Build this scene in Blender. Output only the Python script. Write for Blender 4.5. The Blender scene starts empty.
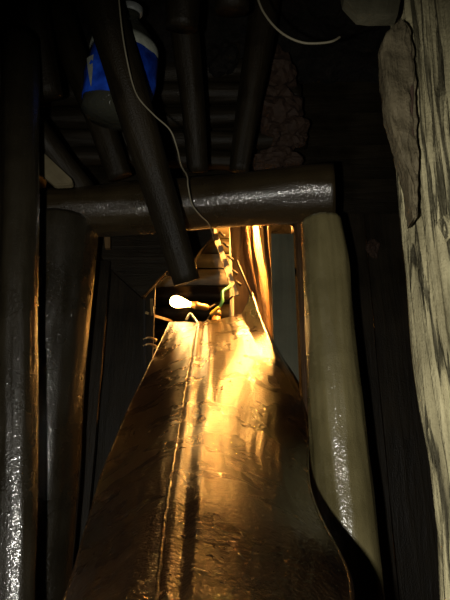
import bpy, bmesh, math, random
from mathutils import Vector, Matrix, noise
random.seed(7)
C = bpy.context.scene.collection
F = 583.33; PIT = math.radians(20); CAM = Vector((0, 0, 1.3))
FW = Vector((0, math.cos(PIT), math.sin(PIT))); UP = Vector((0, -math.sin(PIT), math.cos(PIT)))

def P(px, py, Y):
    """world point seen at a photo position, standing Y metres in front of the camera"""
    d = FW + Vector((1, 0, 0)) * ((px - 225) / F) + UP * ((300 - py) / F)
    return CAM + d * (Y / d.y)
def M(w, py, Y):
    d = FW + UP * ((300 - py) / F)
    return w * (Y / d.y) / F

# ------------------------------------------------------------------ materials
def new_mat(name):
    m = bpy.data.materials.new(name); m.use_nodes = True
    nt = m.node_tree; b = nt.nodes['Principled BSDF']
    return m, nt, b
def L(nt, a, b): nt.links.new(a, b)
def ramp(nt, fac, stops):
    r = nt.nodes.new('ShaderNodeValToRGB'); e = r.color_ramp.elements
    while len(e) < len(stops): e.new(0.5)
    for k, (p, c) in enumerate(stops):
        e[k].position = p; e[k].color = (*c, 1) if len(c) == 3 else c
    L(nt, fac, r.inputs[0]); return r.outputs[0]
def noise_node(nt, vec, scale, detail=6, rough=.6, dist=0):
    n = nt.nodes.new('ShaderNodeTexNoise'); n.inputs['Scale'].default_value = scale
    n.inputs['Detail'].default_value = detail; n.inputs['Roughness'].default_value = rough
    n.inputs['Distortion'].default_value = dist
    L(nt, vec, n.inputs['Vector']); return n.outputs['Fac']
def mapped(nt, scale):
    t = nt.nodes.new('ShaderNodeTexCoord'); mp = nt.nodes.new('ShaderNodeMapping')
    mp.inputs['Scale'].default_value = scale; L(nt, t.outputs['Object'], mp.inputs['Vector'])
    return mp.outputs['Vector']
def bump(nt, hs, b):
    prev = None
    for h, s, d in hs:
        n = nt.nodes.new('ShaderNodeBump'); n.inputs['Strength'].default_value = s; n.inputs['Distance'].default_value = d
        L(nt, h, n.inputs['Height'])
        if prev: L(nt, prev, n.inputs['Normal'])
        prev = n.outputs['Normal']
    L(nt, prev, b.inputs['Normal'])
def wood(name, dark, light, rough=(.35, .6), gscale=18, bs=.6, fine=120, spec=.5, fs=.35, coat=0, crack=False):
    m, nt, b = new_mat(name)
    v = mapped(nt, (1, 1, .09)); iso = mapped(nt, (1, 1, 1))
    g = noise_node(nt, v, gscale, 8, .65, .6)
    blot = noise_node(nt, iso, 5, 4)
    g2 = noise_node(nt, v, gscale * 4, 5, .6)
    mx = nt.nodes.new('ShaderNodeMath'); mx.operation = 'MULTIPLY_ADD'; L(nt, blot, mx.inputs[0]); mx.inputs[1].default_value = .5
    ad = nt.nodes.new('ShaderNodeMath'); ad.operation = 'MULTIPLY'; L(nt, g, ad.inputs[0]); ad.inputs[1].default_value = .6; L(nt, ad.outputs[0], mx.inputs[2])
    col = ramp(nt, mx.outputs[0], [(.36, dark), (.52, tuple((a + c) / 2 for a, c in zip(dark, light))), (.68, light)])
    L(nt, col, b.inputs['Base Color'])
    r = ramp(nt, blot, [(.35, (rough[0],) * 3), (.65, (rough[1],) * 3)]); L(nt, r, b.inputs['Roughness'])
    b.inputs['Specular IOR Level'].default_value = spec
    f = noise_node(nt, iso, fine, 3, .6)
    bump(nt, [(g, bs, .012), (g2, bs * .6, .004), (f, fs, .004)], b)
    if crack:
        cr = noise_node(nt, mapped(nt, (1, 1, .05)), 11, 4, .55, 1.0)
        cm = ramp(nt, cr, [(.475, (1, 1, 1)), (.494, (.2, .2, .2)), (.506, (.2, .2, .2)), (.525, (1, 1, 1))])
        mu = nt.nodes.new('ShaderNodeMix'); mu.data_type = 'RGBA'; mu.blend_type = 'MULTIPLY'; mu.inputs[0].default_value = 1
        L(nt, col, mu.inputs[6]); L(nt, cm, mu.inputs[7]); L(nt, mu.outputs[2], b.inputs['Base Color'])
        bump(nt, [(cm, 1, .01), (g, bs, .012), (f, fs, .004)], b)
    if coat:
        b.inputs['Coat Weight'].default_value = 1; b.inputs['Coat Roughness'].default_value = .12; b.inputs['Coat IOR'].default_value = 1.9
        w1 = noise_node(nt, iso, 130, 2, .5); w2 = noise_node(nt, iso, 38, 3, .5)
        n1 = nt.nodes.new('ShaderNodeBump'); n1.inputs['Strength'].default_value = .8; n1.inputs['Distance'].default_value = .003; L(nt, w1, n1.inputs['Height'])
        n2 = nt.nodes.new('ShaderNodeBump'); n2.inputs['Strength'].default_value = .8; n2.inputs['Distance'].default_value = .003; L(nt, w2, n2.inputs['Height'])
        L(nt, n1.outputs['Normal'], n2.inputs['Normal']); L(nt, n2.outputs['Normal'], b.inputs['Coat Normal'])
    return m
def plain(name, col, rough=.5, metal=0, bumpy=0, scale=60, var=.35, trans=0):
    m, nt, b = new_mat(name)
    v = mapped(nt, (1, 1, 1)); n = noise_node(nt, v, scale, 4)
    L(nt, ramp(nt, n, [(.3, tuple(c * (1 - var) for c in col)), (.7, col)]), b.inputs['Base Color'])
    b.inputs['Roughness'].default_value = rough; b.inputs['Metallic'].default_value = metal
    if bumpy: bump(nt, [(n, bumpy, .005)], b)
    if trans: b.inputs['Transmission Weight'].default_value = trans
    return m
MW = {}
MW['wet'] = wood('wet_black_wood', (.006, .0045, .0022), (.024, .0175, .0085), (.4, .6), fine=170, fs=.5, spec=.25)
MW['cap'] = wood('wet_cap_wood', (.020, .014, .006), (.055, .038, .017), (.24, .34), 14, .25, 260, .6, .5, .6)
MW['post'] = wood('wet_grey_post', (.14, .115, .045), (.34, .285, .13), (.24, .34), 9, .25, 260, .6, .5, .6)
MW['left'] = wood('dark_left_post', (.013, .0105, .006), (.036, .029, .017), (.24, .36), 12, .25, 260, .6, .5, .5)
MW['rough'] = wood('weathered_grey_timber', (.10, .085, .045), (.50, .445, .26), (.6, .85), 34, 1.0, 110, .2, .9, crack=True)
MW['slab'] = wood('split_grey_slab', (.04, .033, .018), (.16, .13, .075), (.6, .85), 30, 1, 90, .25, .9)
MW['warm'] = wood('raw_yellow_pole', (.10, .06, .024), (.27, .17, .075), (.4, .6), 20, .5, 90, .4, .3)
MW['bark'] = wood('rough_bark_pole', (.03, .015, .006), (.17, .09, .035), (.45, .7), 30, 1.0, 70, .4, .8)
MW['pale'] = wood('pale_grey_log', (.16, .145, .11), (.52, .49, .41), (.35, .6), 12, .6, 80, .5, .5)
MW['white'] = wood('whitish_board', (.22, .21, .17), (.42, .40, .34), (.4, .6), 16, .3, 80, .4, .2)
MW['panel'] = wood('grey_green_board', (.10, .10, .065), (.20, .20, .13), (.4, .6), 14, .3, 80, .4, .3)
MW['tan'] = wood('pale_tan_board', (.10, .08, .045), (.25, .21, .12), (.6, .8), 14, .4, 80, .3, .3)

MW['tan_dark'] = wood('dull_plank', (.03, .027, .016), (.075, .068, .042), (.6, .8), 20, .5, 90, .2, .4)
def rock_mat():
    m, nt, b = new_mat('dark_rock')
    v = mapped(nt, (1, 1, 1)); n = noise_node(nt, v, 3.5, 10, .65); f = noise_node(nt, v, 22, 8, .7)
    L(nt, ramp(nt, f, [(.35, (.006, .005, .004)), (.6, (.018, .015, .011)), (.75, (.022, .016, .011))]), b.inputs['Base Color'])
    b.inputs['Roughness'].default_value = .75; b.inputs['Specular IOR Level'].default_value = .25
    bump(nt, [(n, .8, .08), (f, .8, .03)], b); return m
ROCK = rock_mat()
RUST = plain('rusty_rubble', (.05, .026, .014), .8, 0, .9, 30)
IRON = plain('dark_iron', (.018, .014, .01), .7, 0, .3, 80)
BRASS = plain('lamp_metal', (.55, .36, .14), .35, .7, .1, 80)
ORANGE = plain('orange_pipe', (.45, .19, .05), .5, 0, .2, 40)
GREEN = plain('green_hose', (.05, .20, .10), .35, 0, .1, 60)
YELLOW = plain('yellow_tape', (.65, .48, .08), .5)
CORD = plain('pale_cord', (.26, .23, .15), .6, 0, .3, 300)
GREY = plain('grey_metal', (.45, .46, .46), .3, .6, .3, 80)

def sheet_mat():
    m, nt, b = new_mat('wet_brown_sheet')
    s = mapped(nt, (1, .16, .16)); iso = mapped(nt, (1, 1, 1))
    st = noise_node(nt, s, 22, 8, .65, .4); bl = noise_node(nt, iso, 7, 6, .6, .6)
    mx = nt.nodes.new('ShaderNodeMath'); mx.operation = 'MULTIPLY_ADD'; mx.inputs[1].default_value = .55
    ad = nt.nodes.new('ShaderNodeMath'); ad.operation = 'MULTIPLY'; L(nt, st, ad.inputs[0]); ad.inputs[1].default_value = .5
    L(nt, bl, mx.inputs[0]); L(nt, ad.outputs[0], mx.inputs[2])
    L(nt, ramp(nt, mx.outputs[0], [(.36, (.004, .002, .0006)), (.52, (.014, .006, .0018)), (.68, (.04, .018, .004))]), b.inputs['Base Color'])
    L(nt, ramp(nt, bl, [(.35, (.22,) * 3), (.65, (.36,) * 3)]), b.inputs['Roughness'])
    b.inputs['Specular IOR Level'].default_value = .8
    f = noise_node(nt, iso, 130, 3, .6); f2 = noise_node(nt, iso, 45, 4, .6)
    f3 = noise_node(nt, iso, 75, 2, .5)
    bump(nt, [(st, .2, .005), (f2, .12, .003), (f3, .8, .004), (f, 1, .003)], b)
    b.inputs['Coat Weight'].default_value = 1; b.inputs['Coat Roughness'].default_value = .2; b.inputs['Coat IOR'].default_value = 1.6
    L(nt, b.inputs['Normal'].links[0].from_socket, b.inputs['Coat Normal'])
    return m
SHEET = sheet_mat()

# ------------------------------------------------------------------ object helpers
def tag(o, label=None, cat=None, group=None, kind=None):
    if label: o['label'] = label
    if cat: o['category'] = cat
    if group: o['group'] = group
    if kind: o['kind'] = kind
    return o
def link(name, bm, mat, parent=None, smooth=True, world_to=None):
    """make one mesh object; world_to = matrix of its own frame, the bmesh being in world space"""
    me = bpy.data.meshes.new(name)
    bmesh.ops.recalc_face_normals(bm, faces=bm.faces)
    mw = world_to or Matrix.Identity(4)
    bm.transform(mw.inverted()); bm.to_mesh(me); bm.free()
    for p in me.polygons: p.use_smooth = smooth
    me.materials.append(mat)
    o = bpy.data.objects.new(name, me); C.objects.link(o)
    if parent:
        o.parent = parent; o.matrix_local = MATS[parent.name].inverted() @ mw
    else: o.matrix_world = mw
    MATS[o.name] = mw
    return o
MATS = {}
def empty(name, loc):
    o = bpy.data.objects.new(name, None); C.objects.link(o); o.location = loc
    o.empty_display_size = .05
    MATS[o.name] = Matrix.Translation(loc); return o
def frame(p0, p1):
    z = (p1 - p0).normalized(); x = Vector((0, 1, 0)) if abs(z.x) > .7 else Vector((1, 0, 0))
    y = z.cross(x).normalized(); x = y.cross(z)
    m = Matrix((x, y, z)).transposed().to_4x4(); m.translation = p0; return m
def catmull(pts, n):
    out = []
    q = [pts[0] * 2 - pts[1]] + pts + [pts[-1] * 2 - pts[-2]]
    for i in range(1, len(q) - 2):
        a, b, c, d = q[i - 1:i + 3]
        for k in range(n):
            t = k / n
            out.append(.5 * ((2 * b) + (c - a) * t + (2 * a - 5 * b + 4 * c - d) * t * t + (3 * b - a - 3 * c + d) * t ** 3))
    out.append(pts[-1].copy()); return out
def tube_bm(pts, radii, seg=12, bm=None, disp=None):
    bm = bm or bmesh.new(); rings = []
    n = len(pts); ref = None; acc = 0
    for i in range(n):
        t = (pts[min(i + 1, n - 1)] - pts[max(i - 1, 0)]).normalized()
        if ref is None: ref = t.orthogonal().normalized()
        ref = (ref - t * ref.dot(t)).normalized(); b = t.cross(ref)
        if i: acc += (pts[i] - pts[i - 1]).length
        ring = []
        for k in range(seg):
            a = 2 * math.pi * k / seg; r = radii[i]
            if disp: r *= disp(a, acc)
            ring.append(bm.verts.new(pts[i] + ref * math.cos(a) * r + b * math.sin(a) * r))
        rings.append(ring)
    for i in range(n - 1):
        for k in range(seg):
            bm.faces.new((rings[i][k], rings[i][(k + 1) % seg], rings[i + 1][(k + 1) % seg], rings[i + 1][k]))
    for r, i in ((rings[0], 0), (rings[-1], n - 1)):
        c = bm.verts.new(sum((v.co for v in r), Vector()) / seg)
        for k in range(seg): bm.faces.new((r[k], r[(k + 1) % seg], c))
    return bm
def log(name, st, mat, label=None, cat='log', group=None, amp=.06, groove=0, gfreq=5, seed=None, parent=None, seg=36, world=None, flat=1):
    """a trunk through photo stations (px, py, Y, width in px)"""
    seed = random.random() * 50 if seed is None else seed
    if world: pts, rad = [Vector(p) for p in world[0]], world[1]
    else:
        pts = [P(a, b, Y) for a, b, Y, w in st]; rad = [M(w, b, Y) / 2 for a, b, Y, w in st]
    tot = sum((pts[i + 1] - pts[i]).length for i in range(len(pts) - 1))
    n = max(4, int(tot / .03 / (len(pts) - 1)))
    pp = catmull(pts, n); rr = [v.x for v in catmull([Vector((r, 0, 0)) for r in rad], n)]
    def disp(a, s):
        x, y = math.cos(a), math.sin(a)
        d = 1 + amp * noise.noise(Vector((x * 1.3 + seed, y * 1.3, s * 2.2))) * 1.6 + amp * .5 * noise.noise(Vector((x * 4, y * 4 + seed, s * 7)))
        if groove:
            g = noise.noise(Vector((x * gfreq + seed, y * gfreq, s * 1.3)))
            d -= groove * max(0, 1 - abs(g) * 6)
            d += groove * .6 * noise.noise(Vector((x * gfreq * 3, y * gfreq * 3 + seed, s * 5)))
        return d
    o = link(name, tube_bm(pp, rr, seg, None, disp), mat, parent, True, frame(pts[0], pts[-1]))
    if label: tag(o, label, cat, group)
    return o
def prism(name, outline, Y, thick, mat, parent=None, label=None, cat=None, group=None, tilt=0, bev=.004):
    """board with a photo outline standing at Y, with real thickness going away from the viewer. outline entries (px,py[,dY])"""
    bm = bmesh.new()
    a = [P(p[0], p[1], Y + (p[2] if len(p) > 2 else 0)) for p in outline]
    fr = [bm.verts.new(p) for p in a]; bk = [bm.verts.new(p + Vector((0, thick, 0))) for p in a]
    n = len(a); bm.faces.new(fr); bm.faces.new(bk[::-1])
    for i in range(n): bm.faces.new((fr[i], bk[i], bk[(i + 1) % n], fr[(i + 1) % n]))
    if bev: bmesh.ops.bevel(bm, geom=bm.edges[:], offset=bev, segments=2, affect='EDGES', clamp_overlap=True)
    # grain runs along the longest side
    k = max(range(n), key=lambda i: (a[(i + 1) % n] - a[i]).length)
    p0, p1 = a[k], a[(k + 1) % n]
    o = link(name, bm, mat, parent, False, frame(p0, p1))
    if label: tag(o, label, cat, group)
    return o
def board(name, A, B, w, t, mat, nrm=Vector((0, -1, 0)), **k):
    """plank from A to B, width w, thickness t, its face towards nrm"""
    z = (B - A).normalized(); y = (nrm - z * nrm.dot(z)).normalized(); x = y.cross(z)
    bm = bmesh.new(); le = (B - A).length; N = 14; rows = []
    for i in range(N + 1):
        s = le * i / N; c = A + z * s + y * .004 * noise.noise(Vector((s * 3, w * 50, 1)))
        e1 = 1 + .04 * noise.noise(Vector((s * 6, A.x * 9, 0))); e2 = 1 + .04 * noise.noise(Vector((s * 6, A.x * 9, 7)))
        rows.append([bm.verts.new(c + x * w / 2 * sx * (e1 if sx > 0 else e2) + y * t / 2 * sy) for sx, sy in ((-1, -1), (1, -1), (1, 1), (-1, 1))])
    for i in range(N):
        for q in range(4): bm.faces.new((rows[i][q], rows[i][(q + 1) % 4], rows[i + 1][(q + 1) % 4], rows[i + 1][q]))
    bm.faces.new(rows[0]); bm.faces.new(rows[-1])
    m = Matrix((x, y, z)).transposed().to_4x4(); m.translation = A
    o = link(name, bm, mat, k.get('parent'), False, m)
    if k.get('label'): tag(o, k['label'], k['cat'], k.get('group'))
    return o
def cable(name, pts, r, mat, parent=None, n=8, seg=8):
    q = catmull(pts, n)
    return link(name, tube_bm(q, [r] * len(q), seg), mat, parent, True, Matrix.Translation(pts[0]))
def lathe(name, prof, A, B, mat, parent, seg=32):
    """profile (radius, distance along A->B)"""
    m = frame(A, B); bm = bmesh.new(); rings = []
    for r, s in prof:
        rings.append([bm.verts.new(m @ Vector((r * math.cos(2 * math.pi * k / seg), r * math.sin(2 * math.pi * k / seg), s))) for k in range(seg)])
    for i in range(len(rings) - 1):
        for k in range(seg): bm.faces.new((rings[i][k], rings[i][(k + 1) % seg], rings[i + 1][(k + 1) % seg], rings[i + 1][k]))
    bm.faces.new(rings[0]); bm.faces.new(rings[-1])
    return link(name, bm, mat, parent, True, m)
def lump(name, c, r, mat, label=None, cat='rock', group=None, sc=(1, 1, 1), parent=None, sd=0, a=.45):
    bm = bmesh.new(); bmesh.ops.create_icosphere(bm, subdivisions=4, radius=1)
    for v in bm.verts:
        d = 1 + a * noise.noise(v.co * 1.3 + Vector((sd, 0, 0))) + a * .5 * noise.noise(v.co * 3.3 + Vector((0, sd, 0))) + .1 * noise.noise(v.co * 9)
        v.co = Vector((v.co.x * sc[0], v.co.y * sc[1], v.co.z * sc[2])) * d * r + c
    o = link(name, bm, mat, parent, False, Matrix.Translation(c))
    if label: tag(o, label, cat, group)
    return o

# ------------------------------------------------------------------ the setting: rock walls round the working
X0, X1, Y0, Y1, Z1 = -1.45, 1.6, -1.2, 5.3, 3.6
def rockplane(name, o, u, v, nu, nv, nrm, amp):
    bm = bmesh.new(); g = []
    for i in range(nu + 1):
        row = []
        for j in range(nv + 1):
            p = o + u * (i / nu) + v * (j / nv)
            d = noise.fractal(p * 1.7, 1, 2, 5) * amp
            row.append(bm.verts.new(p + nrm * max(-.05, d)))
        g.append(row)
    for i in range(nu):
        for j in range(nv): bm.faces.new((g[i][j], g[i + 1][j], g[i + 1][j + 1], g[i][j + 1]))
    ob = link(name, bm, ROCK, None, False); tag(ob, kind='structure'); return ob
V = Vector
rockplane('floor', V((X0, Y0, 0)), V((X1 - X0, 0, 0)), V((0, Y1 - Y0, 0)), 40, 80, V((0, 0, -1)), .03)
rockplane('ceiling', V((X0, Y0, Z1)), V((X1 - X0, 0, 0)), V((0, Y1 - Y0, 0)), 60, 100, V((0, 0, -1)), .22)
rockplane('wall_left', V((X0, Y0, 0)), V((0, Y1 - Y0, 0)), V((0, 0, Z1)), 90, 60, V((1, 0, 0)), .16)
rockplane('wall_right', V((X1, Y0, 0)), V((0, Y1 - Y0, 0)), V((0, 0, Z1)), 90, 60, V((-1, 0, 0)), .16)
rockplane('wall_back', V((X0, Y1, 0)), V((X1 - X0, 0, 0)), V((0, 0, Z1)), 60, 60, V((0, -1, 0)), .2)
rockplane('wall_front', V((X0, Y0, 0)), V((X1 - X0, 0, 0)), V((0, 0, Z1)), 40, 40, V((0, 1, 0)), .1)

# ------------------------------------------------------------------ the timber frame
log('cap_beam', [(20, 214, 2.14, 50), (100, 211, 2.11, 51), (200, 203, 2.05, 52), (290, 195, 2.0, 57), (334, 192, 1.975, 58)], MW['cap'],
    'dark wet round cap log lying across the top of the timber doorway', 'beam', amp=.05, groove=.02, seed=3, seg=64)
def foot(x600, w600, Y):   # where a vertical trunk through (x600, 600) meets the floor
    py = 300 + F * math.tan(PIT + math.atan(1.3 / Y)); return (225 + (x600 - 225) * (py + 1300) / 1900, py, Y, w600 * (py + 1300) / 1900)
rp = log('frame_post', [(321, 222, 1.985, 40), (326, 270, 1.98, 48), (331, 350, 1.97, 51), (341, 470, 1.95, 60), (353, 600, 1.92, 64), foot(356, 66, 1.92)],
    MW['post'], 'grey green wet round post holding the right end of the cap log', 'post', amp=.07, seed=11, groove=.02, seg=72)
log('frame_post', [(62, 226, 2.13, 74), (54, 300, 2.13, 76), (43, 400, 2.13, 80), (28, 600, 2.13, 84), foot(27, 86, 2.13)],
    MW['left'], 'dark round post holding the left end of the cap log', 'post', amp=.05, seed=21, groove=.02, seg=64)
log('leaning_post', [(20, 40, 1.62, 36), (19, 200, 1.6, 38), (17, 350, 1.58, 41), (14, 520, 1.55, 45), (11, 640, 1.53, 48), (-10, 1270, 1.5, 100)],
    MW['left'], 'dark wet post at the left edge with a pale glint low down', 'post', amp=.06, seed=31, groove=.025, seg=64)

# near timber on the right
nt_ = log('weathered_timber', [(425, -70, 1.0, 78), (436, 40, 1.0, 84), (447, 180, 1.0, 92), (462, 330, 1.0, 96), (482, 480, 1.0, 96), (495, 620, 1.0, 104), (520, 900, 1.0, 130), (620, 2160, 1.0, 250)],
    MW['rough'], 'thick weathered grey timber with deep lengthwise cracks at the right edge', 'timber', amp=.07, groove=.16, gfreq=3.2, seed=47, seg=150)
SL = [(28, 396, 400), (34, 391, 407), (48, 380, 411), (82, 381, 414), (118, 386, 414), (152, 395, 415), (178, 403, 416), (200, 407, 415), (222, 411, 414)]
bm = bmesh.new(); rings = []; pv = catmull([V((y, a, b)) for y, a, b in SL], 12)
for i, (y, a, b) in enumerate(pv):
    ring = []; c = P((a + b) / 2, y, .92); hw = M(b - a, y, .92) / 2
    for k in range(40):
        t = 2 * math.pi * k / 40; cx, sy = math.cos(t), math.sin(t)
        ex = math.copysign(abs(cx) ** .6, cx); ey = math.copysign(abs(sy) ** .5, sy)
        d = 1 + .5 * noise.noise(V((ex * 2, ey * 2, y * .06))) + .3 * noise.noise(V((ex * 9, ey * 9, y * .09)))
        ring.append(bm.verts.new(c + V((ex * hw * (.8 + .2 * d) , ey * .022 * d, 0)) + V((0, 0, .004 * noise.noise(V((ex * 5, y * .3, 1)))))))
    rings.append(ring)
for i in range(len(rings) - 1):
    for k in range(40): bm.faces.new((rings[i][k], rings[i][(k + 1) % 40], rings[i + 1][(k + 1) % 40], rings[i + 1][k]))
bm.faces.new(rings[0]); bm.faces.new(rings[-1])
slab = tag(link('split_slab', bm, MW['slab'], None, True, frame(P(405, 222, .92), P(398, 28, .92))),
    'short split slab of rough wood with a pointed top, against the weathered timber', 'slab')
sp = cable('red_edge', [P(410, 52, .905), P(412, 90, .905), P(411, 120, .905), P(414, 150, .905)], .0035, RUST, slab); sp['label'] = 'reddish broken edge'
kn = lump('knot', P(447, 228, .915), .016, MW['rough'], None, None, None, (.8, .6, 1.5), nt_, 3)
prism('header_plank', [(338, -40), (345, -2), (359, 13), (372, 14), (398, 14), (408, -40)], .88, .03, MW['tan_dark'], None, bev=.0015, label=
      'greenish plank end jutting in at the top right above the split slab', cat='plank')

# ------------------------------------------------------------------ roof poles and lagging
R = 'poles laid over the doorway'
log('leaning_pole', [(84, -60, 1.42, 40), (108, 20, 1.52, 38), (135, 110, 1.64, 36), (162, 200, 1.78, 32), (187, 282, 1.88, 27)], MW['wet'],
    'long dark pole slanting down across the cap log, ending above the lamp', 'pole', amp=.05, seed=5)
log('roof_pole', [(184, -60, 1.5, 34), (183, -10, 1.56, 34), (181, 29, 1.62, 33)], MW['wet'],
    'stubby roof pole with a sawn end at the top edge, right of the bottle', 'pole', R, seed=6)
log('roof_pole', [(183, 10, 1.85, 30), (188, 60, 1.95, 27), (194, 120, 2.06, 23), (198, 172, 2.16, 21)], MW['wet'],
    'roof pole running down behind the white cord to the cap log', 'pole', R, seed=7)
log('roof_pole', [(268, -20, 1.9, 30), (260, 40, 1.98, 28), (248, 110, 2.08, 24), (239, 172, 2.17, 20)], MW['wet'],
    'roof pole leaning left toward the cap log, right of the cord', 'pole', R, seed=8)
log('roof_pole', [(232, -50, 1.5, 36), (232, -20, 1.52, 36), (232, 11, 1.56, 34)], MW['wet'],
    'pole stub barely showing at the top edge near the middle', 'pole', R, seed=9)
log('roof_pole', [(-30, 20, 1.7, 32), (10, 95, 1.85, 31), (50, 150, 2.0, 28), (84, 192, 2.12, 26)], MW['wet'],
    'dark roof pole slanting down from the upper left corner above the pale board', 'pole', R, seed=10)
log('roof_pole', [(24, -30, 1.65, 34), (36, 30, 1.75, 32), (48, 98, 1.86, 30)], MW['wet'],
    'short blunt roof pole in the upper left, its end hanging free', 'pole', R, seed=12)
log('roof_pole', [(50, -20, 1.95, 30), (75, 60, 2.05, 28), (100, 120, 2.12, 26), (120, 178, 2.22, 25)], MW['wet'],
    'roof pole passing behind the bottle down to the cap log', 'pole', R, seed=14)
G2 = 'lagging logs above and behind the cap log'
LAG = [('lowest lagging log just above the cap log', 160, 2.5, 20), ('second lagging log above the cap log', 140, 2.52, 20),
       ('third lagging log above the cap log', 119, 2.5, 21), ('fourth lagging log above the cap log, level with the bottle foot', 97, 2.48, 22),
       ('fifth lagging log above the cap log, behind the blue bottle', 72, 2.46, 24), ('sixth lagging log above the cap log, highest clearly seen', 46, 2.42, 25),
       ('topmost lagging log close under the rock roof', 18, 2.38, 27)]
for i, (lb, y, Y, w) in enumerate(LAG):
    e = [250, 306, 248, 300, 246, 240, 250][i]
    log('lagging_log', [(-60, y + random.uniform(-4, 4), Y, w), (120, y + random.uniform(-4, 4), Y, w), (e, y + random.uniform(-3, 5), Y, w * .9)], MW['wet'], 'dark ' + lb, 'log', G2, seed=20 + i, amp=.09)
prism('pale_board', [(22, 151), (42, 151), (72, 179), (72, 184), (54, 185), (34, 168)], 1.93, .03, MW['tan'], None,
      'small pale board end wedged above the left end of the cap log', 'board')
for i, (x, y, r, sx, lb) in enumerate([(272, 72, 24, 1.0, 'rusty brown rock lump right of the leaning roof pole, the upper large one'),
        (274, 108, 22, 1.1, 'rusty brown rock lump in the middle of the rubble right of the roof pole'),
        (276, 160, 13, 1.8, 'low rusty rock lump resting just above the cap log'),
        (222, 60, 18, 1.0, 'dark rock lump between two roof poles near the top'),
        (290, 135, 16, 1.3, 'flat brown rock lump at the right end of the rubble')]):
    lump('rock_lump', P(x, y, 2.42), M(r, y, 2.42), RUST if i != 3 else ROCK, lb, 'rock', 'rubble packed over the frame', (sx, 1, 1), None, i * 7.3)

# ------------------------------------------------------------------ crushed bottle in the roof
BA, BB = P(112, 124, 1.82), P(131, 14, 1.70)
bt = empty('plastic_bottle', BA)
tag(bt, 'crushed clear plastic bottle with a blue label, stuck between the roof poles', 'bottle')
mcl, nt, b = new_mat('clear_plastic'); b.inputs['Base Color'].default_value = (.07, .07, .05, 1); b.inputs['Roughness'].default_value = .12
b.inputs['Transmission Weight'].default_value = .4; b.inputs['IOR'].default_value = 1.2
bump(nt, [(noise_node(nt, mapped(nt, (1, 1, 1)), 28, 3), .7, .01)], b)
def bprof(t): return .066 if t < .17 else None
H = (BB - BA).length
body = [(.03, 0), (.085, .006), (.116, .03), (.122, .08), (.112, .12), (.122, .17), (.122, H * .62), (.116, H * .7), (.09, H * .8), (.065, H * .88), (.04, H * .93), (.034, H * .96), (.034, H)]
bo = lathe('bottle_body', body, BA, BB, mcl, bt, 48)
me = bo.data
for v in me.vertices:
    v.co += V((v.co.x, v.co.y, 0)).normalized() * .016 * noise.noise(v.co * 14) if v.co.xy.length > .02 else V()
mlb, nt, b = new_mat('blue_label'); b.inputs['Roughness'].default_value = .3
v = mapped(nt, (1, 1, 1)); L(nt, ramp(nt, noise_node(nt, v, 16, 3), [(.35, (.006, .035, .32)), (.65, (.02, .10, .75))]), b.inputs['Base Color'])
bump(nt, [(noise_node(nt, v, 20, 2), .5, .01)], b)
lb = lathe('label', [(.120, .075), (.127, .077), (.127, .14), (.1275, .17), (.127, H * .63), (.120, H * .635)], BA, BB, mlb, bt, 48)
for v in lb.data.vertices: v.co += V((v.co.x, v.co.y, 0)).normalized() * .014 * noise.noise(v.co * 14)
lb['label'] = 'blue printed label'
lathe('bottle_cap', [(.030, H), (.041, H + .001), (.043, H + .01), (.043, H + .026), (.036, H + .032)], BA, BB, plain('white_cap', (.4, .42, .4), .4), bt, 24)
# printed pale shapes on the label, as thin paper patches that follow its curve
def patch(name, pts, mat):
    m = frame(BA, BB); inv = m.inverted(); bm = bmesh.new(); N = 8
    loc = [inv @ P(x, y, 1.66) for x, y in pts]
    cs = [(math.atan2(q.y, q.x), q.z) for q in loc]
    def cyl(a, z, r): 
        return m @ V((r * math.cos(a), r * math.sin(a), z))
    grid = []
    (a0, z0), (a1, z1), (a2, z2) = cs
    for r in (.1365, .139):
        lay = {}
        for i in range(N + 1):
            for j in range(N + 1 - i):
                u, w = i / N, j / N
                A = a0 + (a1 - a0) * u + (a2 - a0) * w; Z = z0 + (z1 - z0) * u + (z2 - z0) * w
                lay[i, j] = bm.verts.new(cyl(A, Z, r))
        for i in range(N):
            for j in range(N - i):
                bm.faces.new((lay[i, j], lay[i + 1, j], lay[i, j + 1]))
                if i + j < N - 1: bm.faces.new((lay[i + 1, j], lay[i + 1, j + 1], lay[i, j + 1]))
        grid.append(lay)
    link(name, bm, mat, lb, False, m)
pale = plain('print_and_band', (.42, .44, .36), .45)
patch('print_patch', [(80, 55), (96, 56), (87, 84)], pale)
bd = lathe('shoulder_band', [(.121, H * .625), (.1285, H * .627), (.126, H * .70), (.116, H * .745), (.110, H * .745)], BA, BB, pale, lb, 48); bd['label'] = 'pale band above the blue print'  # pale band round the bottle shoulder above the blue label
patch('print_patch', [(129, 60), (143, 68), (131, 82)], plain('tan_print', (.28, .22, .14), .5))

# ------------------------------------------------------------------ cords
cd = cable('cord', [P(*q) for q in [(118, -10, 1.38), (122, 30, 1.43), (127, 60, 1.47), (133, 85, 1.53), (140, 100, 1.58), (155, 116, 1.60), (170, 130, 1.62), (177, 148, 1.66), (181, 165, 1.73), (187, 176, 1.80), (188, 186, 1.84), (192, 204, 1.87), (200, 215, 1.90), (208, 223, 1.94), (212, 232, 2.0), (214, 240, 2.1)]], .0026, CORD)
tag(cd, 'thin pale cord hanging down past the bottle and across the cap log', 'cord')
cd = cable('cord', [P(*q) for q in [(252, -24, 1.3), (259, 2, 1.3), (266, 16, 1.3), (277, 29, 1.3), (290, 38, 1.3), (305, 43, 1.3), (322, 43, 1.3), (333, 41, 1.3), (340, 37, 1.31)]], .0034, CORD)
tag(cd, 'pale cord end curling down from the roof at the top right of the middle', 'cord')

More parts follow.
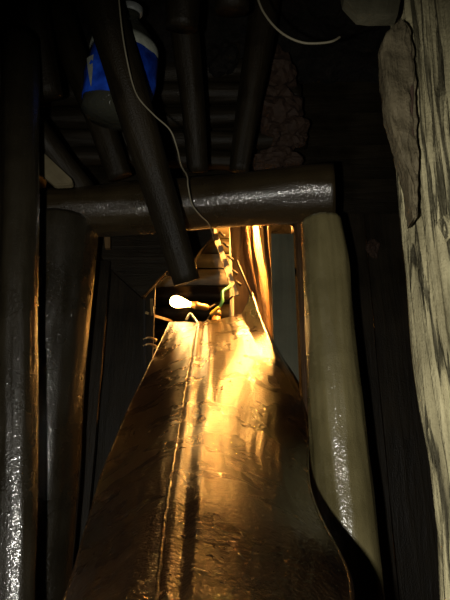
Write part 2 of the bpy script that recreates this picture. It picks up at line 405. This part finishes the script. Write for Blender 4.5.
# ------------------------------------------------------------------ beyond the doorway
# the wet sheet lying up the slope through the doorway
rows = [(1150, -160, 440, .50), (860, -60, 390, .64), (700, 22, 350, .77), (640, 48, 349, .90), (585, 72, 352, 1.06), (550, 81, 336, 1.20), (520, 90, 321, 1.36), (494, 97, 310, 1.55),
        (468, 105, 306.5, 1.79), (440, 116, 308, 1.99), (415, 126, 304.5, 2.17), (395, 135, 300, 2.34), (370, 147, 289, 2.58), (345, 159, 273, 2.86), (322, 170, 262, 3.15)]
ctl = [Vector((a, b, c, d)) for a, b, c, d in rows]
fine = catmull([v.copy() for v in ctl], 12)
for _ in range(40):
    fine = [fine[0]] + [(fine[i - 1] + fine[i] * 2 + fine[i + 1]) / 4 for i in range(1, len(fine) - 1)] + [fine[-1]]
NU = 150
def top_off(u):
    k = [(0, 0), (.12, 3), (.3, 7), (.55, 6), (.70, 4), (.78, 0), (.84, -9), (.885, -18), (.93, -13), (1, 0)]
    for (a, b), (c, d) in zip(k, k[1:]):
        if u <= c: return b + (d - b) * (u - a) / (c - a)
    return 0
def seam_px(py): return 197 - 34 * max(0, py - 328) / 272
bm = bmesh.new(); grid = []
nR = len(fine)
surf = {}
for i, q in enumerate(fine):
    s = i / (nR - 1); py, l, r, Y = q
    row = []
    for j in range(NU + 1):
        u = j / NU
        px = l + (r - l) * u
        w = max(0, (s - .72) / .28) ** 1.5
        uc = .46 + .20 * min(1, max(0, (s - .62) / .3))
        dd = (uc - u) / uc if u < uc else (u - uc) / (1 - uc)
        p = P(px, py + top_off(u) * w + 15 * w * (1 - dd ** 1.8), Y)
        nrm = V((0, -.5, .86))
        h = 0
        # long fold running down from the hung corner
        ur = .83 - .03 * min(1, (1 - s) * 1.6)
        A = .11 + .03 * min(1, max(0, (s - .18) / .7))
        uc = .46 + .20 * min(1, max(0, (s - .62) / .3))
        dd = (uc - u) / uc if u < uc else (u - uc) / (1 - uc)
        h += A * (1 - abs(dd) ** 1.8) * min(1, s * 3)
        h += .05 * w * math.exp(-((u - .9) / .07) ** 2)
        # folds beside the seam
        us = (seam_px(py) - l) / (r - l)
        h += .006 * math.exp(-((u - us - .03) / .018) ** 2) - .004 * math.exp(-((u - us - .075) / .02) ** 2) + .005 * math.exp(-((u - us - .12) / .02) ** 2)
        ln = (1 - s) * 2.2
        h += .008 * noise.noise(V((u * 5, ln * 1.3, 2))) + .007 * noise.noise(V((u * 9, ln * 1.1, 5))) * .35 + .0012 * noise.noise(V((u * 25, ln * 6, 9)))
        h += .0015 * noise.noise(V((u * 34, ln * 5, 3)))
        pass
        row.append(bm.verts.new(p + nrm * h))
        surf[i, j] = p + nrm * h
    grid.append(row)
faces = []
for i in range(nR - 1):
    for j in range(NU): faces.append(bm.faces.new((grid[i][j], grid[i][j + 1], grid[i + 1][j + 1], grid[i + 1][j])))
org = surf[0, NU // 2].copy()
sheet_root = empty('chute_sheet', org)
tag(sheet_root, 'big wet brown sheet lying up the slope through the doorway toward the lamp', 'sheet')
so = link('sheet_surface', bm, SHEET, sheet_root, True, Matrix.Translation(org))
sm = so.modifiers.new('thick', 'SOLIDIFY'); sm.thickness = .006; sm.offset = 0
pts = []
for i in range(nR):
    py, l, r, Y = fine[i]
    u = (seam_px(py) - l) / (r - l); j = min(NU, max(0, round(u * NU)))
    pts.append(surf[i, j] + V((0, -.003, .006)))
sc = link('seam', tube_bm(pts, [.0035] * len(pts), 8), SHEET, sheet_root, True, Matrix.Translation(pts[0])); sc['label'] = 'raised seam running the length of the sheet'
pts = [surf[i, NU] for i in range(nR)]
link('hem', tube_bm(pts, [.006] * len(pts), 8), SHEET, sheet_root, True, Matrix.Translation(pts[0]))
pts = [surf[i, 0] for i in range(nR)]
link('hem', tube_bm(pts, [.005] * len(pts), 8), SHEET, sheet_root, True, Matrix.Translation(pts[0]))
# spike that holds the lifted corner
pk = link('spike', tube_bm([P(236.5, 260, 3.02), P(250, 292, 3.05), P(257, 309, 3.08)], [.006, .006, .007], 10), IRON, None, True, Matrix.Translation(P(236, 260, 3.02)))
tag(pk, 'dark iron spike driven through the raised corner of the brown sheet', 'spike')

# poles right of the lamp
GP = 'upright poles behind the sheet'
def upright(st, mat, lb, **k):
    return log('upright_pole', st, mat, lb, 'pole', GP, **k)
def tofloor(px, py, Y, w):   # goes vertically down from the given station to the floor
    p = P(px, py, Y); d = V((p.x, Y, 0)) - CAM
    s = d.dot(FW); return (225 + F * d.x / s, 300 - F * d.dot(UP) / s, Y, w)
upright([(236, 190, 3.45, 17), (240, 240, 3.45, 19), (246, 330, 3.45, 23), tofloor(246, 330, 3.45, 26)], MW['warm'], 'thick yellow lit upright pole, the leftmost of the row right of the lamp', seed=3, amp=.05)
upright([(243, 190, 3.35, 9), (248, 250, 3.35, 10), (256, 330, 3.35, 12), tofloor(256, 330, 3.35, 14)], MW['bark'], 'thin knobbly upright pole second from left in the row', seed=4, amp=.2)
upright([(250, 190, 3.25, 9), (256, 250, 3.25, 10), (266, 340, 3.25, 12), tofloor(266, 340, 3.25, 14)], MW['bark'], 'dark barked upright pole third from left in the row', seed=5, amp=.2)
upright([(263, 190, 3.0, 5), (267, 250, 3.0, 5), (276, 345, 3.0, 6), tofloor(276, 345, 3.0, 8)], MW['bark'], 'very thin upright pole with a bright edge, beside the grey green board', seed=6, amp=.15)
board('grey_board', P(282, 235, 2.72), P(*tofloor(285, 420, 2.72, 0)[:2], 2.72), .115, .03, MW['panel'], label='smooth grey green upright board seen through the right of the doorway', cat='board')
log('upright_pole', [(298, 190, 2.3, 7), (299, 240, 2.3, 7), (303, 330, 2.3, 7), tofloor(303, 330, 2.3, 8)], MW['bark'], 'thin bark covered pole tight behind the right doorway post', 'pole', GP, seed=8, amp=.2)
# pale logs of the far wall
GF = 'pale logs stacked across the far end'
for i, (y, w, mt, lb) in enumerate([(229, 15.5, 'tan', 'tan log at the top of the far stack under the cap log'), (245, 15, 'tan', 'brownish far log second from the top'),
        (260, 14, 'white', 'whitest of the far logs, middle of the stack'), (276, 16.5, 'pale', 'speckled grey far log just above the dark gap'),
        (294, 17, 'wet', 'brown far log level with the lamp'), (312, 17, 'wet', 'brown far log just below the lamp level'), (330, 17, 'wet', 'lowest brown far log above the sheet edge')]):
    log('far_log', [(148, y + 4, 4.45, w), (190, y + 1, 4.4, w), (262, y + 2, 4.3, w)], MW[mt], lb, 'log', GF, seed=60 + i, amp=.08)
board('white_board', P(237, 222, 3.75), P(*tofloor(238, 345, 3.75, 0)[:2], 3.75), M(16, 280, 3.75), .03, MW['white'], label='whitish upright board behind the thick yellow pole', cat='board')
log('far_post', [(262, 190, 4.15, 18), (262, 330, 4.15, 19), tofloor(262, 330, 4.15, 20)], MW['wet'], 'dark post carrying the right end of the far stacked logs', 'post', seed=77)
# lath with pegs
la = empty('lath', P(213, 226, 3.3)); tag(la, 'narrow white lath with dark pegs slanting down left of the yellow pole', 'lath')
board('strip', P(211, 222, 3.3), P(236, 296, 3.3), M(5.5, 260, 3.3), .02, MW['pale'], parent=la)
for x, y in ((219.5, 232), (223.5, 243), (228, 256), (232.5, 270), (236, 281)):
    a = P(x, y, 3.28); link('peg', tube_bm([a, P(x + 5, y + 4, 3.27)], [.007, .009], 10), IRON, la, True, Matrix.Translation(a))
# orange pipe and hose
pp = empty('pipe', P(216, 342, 3.3)); tag(pp, 'short orange brown pipe standing up behind the sheet right of the lamp', 'pipe')
link('pipe_body', tube_bm([P(216, 380, 3.3), P(216, 330, 3.3), P(216, 312, 3.3)], [.026] * 3, 24), ORANGE, pp, True, Matrix.Translation(P(216, 342, 3.3)))
link('pipe_rim', tube_bm([P(216, 316, 3.3), P(216, 311, 3.3)], [.030] * 2, 24), BRASS, pp, True, Matrix.Translation(P(216, 316, 3.3)))
hs = empty('hose', P(226, 290, 3.22)); tag(hs, 'green hose with a yellow taped end bending down to the orange pipe', 'hose')
cable('hose_tube', [P(*q) for q in [(232, 285, 3.3), (226, 289, 3.24), (222.5, 292, 3.22), (222.5, 300, 3.2), (220, 306, 3.2), (215, 311, 3.2)]], .010, GREEN, hs)
cable('tape_wrap', [P(*q) for q in [(219, 307.5, 3.2), (215, 311, 3.2), (211, 315, 3.2)]], .0125, YELLOW, hs)
cable('hose_tail', [P(*q) for q in [(211, 315, 3.2), (208, 319, 3.2), (206, 326, 3.2), (205, 340, 3.25)]], .005, IRON, hs)

# dark boards left of the lamp
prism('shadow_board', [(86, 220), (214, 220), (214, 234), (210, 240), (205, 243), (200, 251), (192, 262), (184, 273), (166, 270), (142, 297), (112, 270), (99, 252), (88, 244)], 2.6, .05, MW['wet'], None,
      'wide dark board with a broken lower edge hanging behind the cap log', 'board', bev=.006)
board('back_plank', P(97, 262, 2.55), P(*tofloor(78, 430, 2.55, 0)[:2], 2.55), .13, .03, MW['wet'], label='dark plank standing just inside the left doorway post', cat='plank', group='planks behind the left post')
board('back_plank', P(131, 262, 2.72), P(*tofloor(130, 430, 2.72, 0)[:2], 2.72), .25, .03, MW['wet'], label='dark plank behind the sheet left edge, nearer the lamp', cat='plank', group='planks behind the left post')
for i, (z, lb) in enumerate(((2.84, 'lowest dark plank added to block light behind the lagging logs'), (3.05, 'middle dark plank added to block light behind the lagging logs'), (3.26, 'upper dark plank added to block light behind the lagging logs'), (3.47, 'topmost dark plank added to block light behind the lagging logs'))):
    board('leak_stop_plank', V((-.95, 2.72, z)), V((1.3, 2.66, z)), .21, .03, MW['wet'], label=lb, cat='plank', group='planks added to block light behind the lagging')  # planks added to stop lamp light leaking up onto the roof logs
for i, lb in enumerate(('dark upright light-blocking plank added right against the right doorway post', 'dark upright light-blocking plank added in the middle of the black gap right of the doorway',
        'dark upright light-blocking plank added just left of the weathered timber', 'dark upright light-blocking plank added mostly hidden behind the weathered timber')):
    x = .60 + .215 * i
    board('gap_block_plank', V((x, 2.66, -.01)), V((x, 2.66, 2.73)), .21, .03, MW['wet'], label=lb, cat='plank', group='planks added to darken the gap right of the doorway')  # added planks keep lamp light out of this gap so it stays black
sl = prism('lit_gap_chip', [(104, 235), (110, 235), (110, 248), (105, 248)], 2.5, .02, MW['warm'], None, 'tiny orange chip standing in for a lit plank gap under the left end of the cap log', 'chip', bev=.001)  # warm wood colour imitates a lamp-lit gap between planks
for i, (x, y, lb) in enumerate(((152, 339, 'upper small brass hook left of the sheet top'), (152, 345.5, 'lower small brass hook left of the sheet top'))):
    cd = cable('hook', [P(x - 9, y + .5, 2.69), P(x - 4, y - 1.5, 2.69), P(x + 1, y - .5, 2.69), P(x + 4, y + 1, 2.69), P(x + 3, y + 3, 2.69)], .005, BRASS)
    tag(cd, lb, 'hook', 'hooks by the lamp')

# ------------------------------------------------------------------ the lamp
LY = 3.25
lc = P(178, 302, LY)
lamp = empty('work_lamp', P(180, 320, LY)); tag(lamp, 'glowing bulb lamp on a bracket above the top of the brown sheet', 'lamp')
me_, nt, b = new_mat('lit_bulb'); b.inputs['Base Color'].default_value = (1, .8, .4, 1)
b.inputs['Emission Color'].default_value = (1, .56, .17, 1); b.inputs['Emission Strength'].default_value = 30
A, B = P(170, 300.5, LY - .02), P(191, 304.5, LY + .01); hb = (B - A).length
bulb = lathe('bulb', [(.004, 0), (.018, .003), (.030, .016), (.036, .036), (.034, .056), (.024, hb * .72), (.016, hb * .9), (.015, hb)], A, B, me_, lamp)
A2, B2 = B, P(209, 308, LY + .02); h2 = (B2 - A2).length
lathe('socket', [(.016, 0), (.021, .002), (.021, .02), (.024, .022), (.024, .04), (.020, .044), (.020, h2 * .85), (.012, h2)], A2, B2, BRASS, lamp)
board('bracket_arm', P(147, 313, 2.68), P(171, 321, LY), .018, .012, BRASS, parent=lamp)
board('bracket_upright', P(151.5, 299, 2.69), P(152.5, 315, 2.69), .014, .012, BRASS, parent=lamp)
board('bracket_post', P(144.5, 296, 2.69), P(145, 400, 2.69), .010, .012, IRON, parent=lamp)
gc = link('clamp', tube_bm(catmull([P(186, 321, LY - .02), P(190, 314, LY - .02), P(193, 317, LY - .02), P(198, 324, LY - .02)], 6), [.008] * 19, 10), GREY, lamp, True, Matrix.Translation(P(190, 316, LY)))
cable('lamp_cable', [P(209, 308, LY + .02), P(216, 304, LY + .1), P(228, 300, LY + .2), P(240, 290, LY + .25)], .005, IRON, lamp)
lump('rock_lump', P(373, 248, 2.62), .028, RUST, 'small reddish rock showing in the dark gap right of the doorway post', 'rock', None, (1, 1, 1.6), None, 90)

rl = V((.31, 3.12, 3.03))
roof = empty('roof_lamp', rl + V((0, 0, .1))); tag(roof, 'second bulb hanging behind the cap log, lighting the top of the brown sheet', 'lamp')
lathe('bulb', [(.004, 0), (.018, .003), (.030, .016), (.036, .036), (.034, .056), (.020, .085), (.016, .1)], rl + V((0, 0, -.05)), rl + V((0, 0, .05)), me_, roof)
lathe('socket', [(.018, 0), (.022, .002), (.022, .05), (.010, .06)], rl + V((0, 0, .05)), rl + V((0, 0, .11)), BRASS, roof)
bm = bmesh.new(); R_ = []
for q in range(41):
    a = math.radians(160 + 225 * q / 40); lo = -.13 if a < math.radians(275) else -.155
    R_.append([bm.verts.new(rl + V((math.cos(a) * k, math.sin(a) * k, z))) for k, z in ((.100, lo), (.104, lo), (.104, .10), (.100, .10))])
for q in range(40):
    for k in range(4): bm.faces.new((R_[q][k], R_[q][(k + 1) % 4], R_[q + 1][(k + 1) % 4], R_[q + 1][k]))
bm.faces.new(R_[0]); bm.faces.new(R_[-1])
link('added_shield', bm, IRON, roof, True, Matrix.Translation(rl))  # unseen shield added to keep this bulb's light off the posts and right wall
cable('lamp_cable', [rl + V((0, 0, .1)), rl + V((.01, .01, .3)), rl + V((0, 0, .60))], .005, IRON, roof)
# ------------------------------------------------------------------ lights
def point(name, loc, col, e, r):
    d = bpy.data.lights.new(name, 'POINT'); d.color = col; d.energy = e; d.shadow_soft_size = r
    o = bpy.data.objects.new(name, d); C.objects.link(o); o.location = loc; return o
point('bulb_glow', lc + V((0, -.02, .0)), (1, .44, .10), 10, .04)
point('roof_glow', rl, (1, .42, .085), 900, .06)
d = bpy.data.lights.new('camera_flash', 'SPOT'); d.energy = 52; d.color = (1, .96, .86); d.spot_size = math.radians(80); d.spot_blend = .6; d.shadow_soft_size = .012
fl = bpy.data.objects.new('camera_flash', d); C.objects.link(fl); fl.location = (-.11, -.01, 1.27)
fl.rotation_euler = (FW + V((.12, 0, -.1))).to_track_quat('-Z', 'Y').to_euler()

w = bpy.data.worlds.new('world'); bpy.context.scene.world = w; w.use_nodes = True
w.node_tree.nodes['Background'].inputs[0].default_value = (.002, .002, .003, 1); w.node_tree.nodes['Background'].inputs[1].default_value = 1

cam = bpy.data.cameras.new('camera'); co = bpy.data.objects.new('camera', cam); C.objects.link(co)
co.location = CAM; co.rotation_euler = (math.radians(110), 0, 0)
cam.sensor_fit = 'VERTICAL'; cam.sensor_height = 36; cam.lens = 35; cam.clip_start = .02
S = bpy.context.scene; S.camera = co
S.view_settings.view_transform = 'Standard'; S.view_settings.look = 'None'; S.view_settings.gamma = 1; S.view_settings.exposure = 0
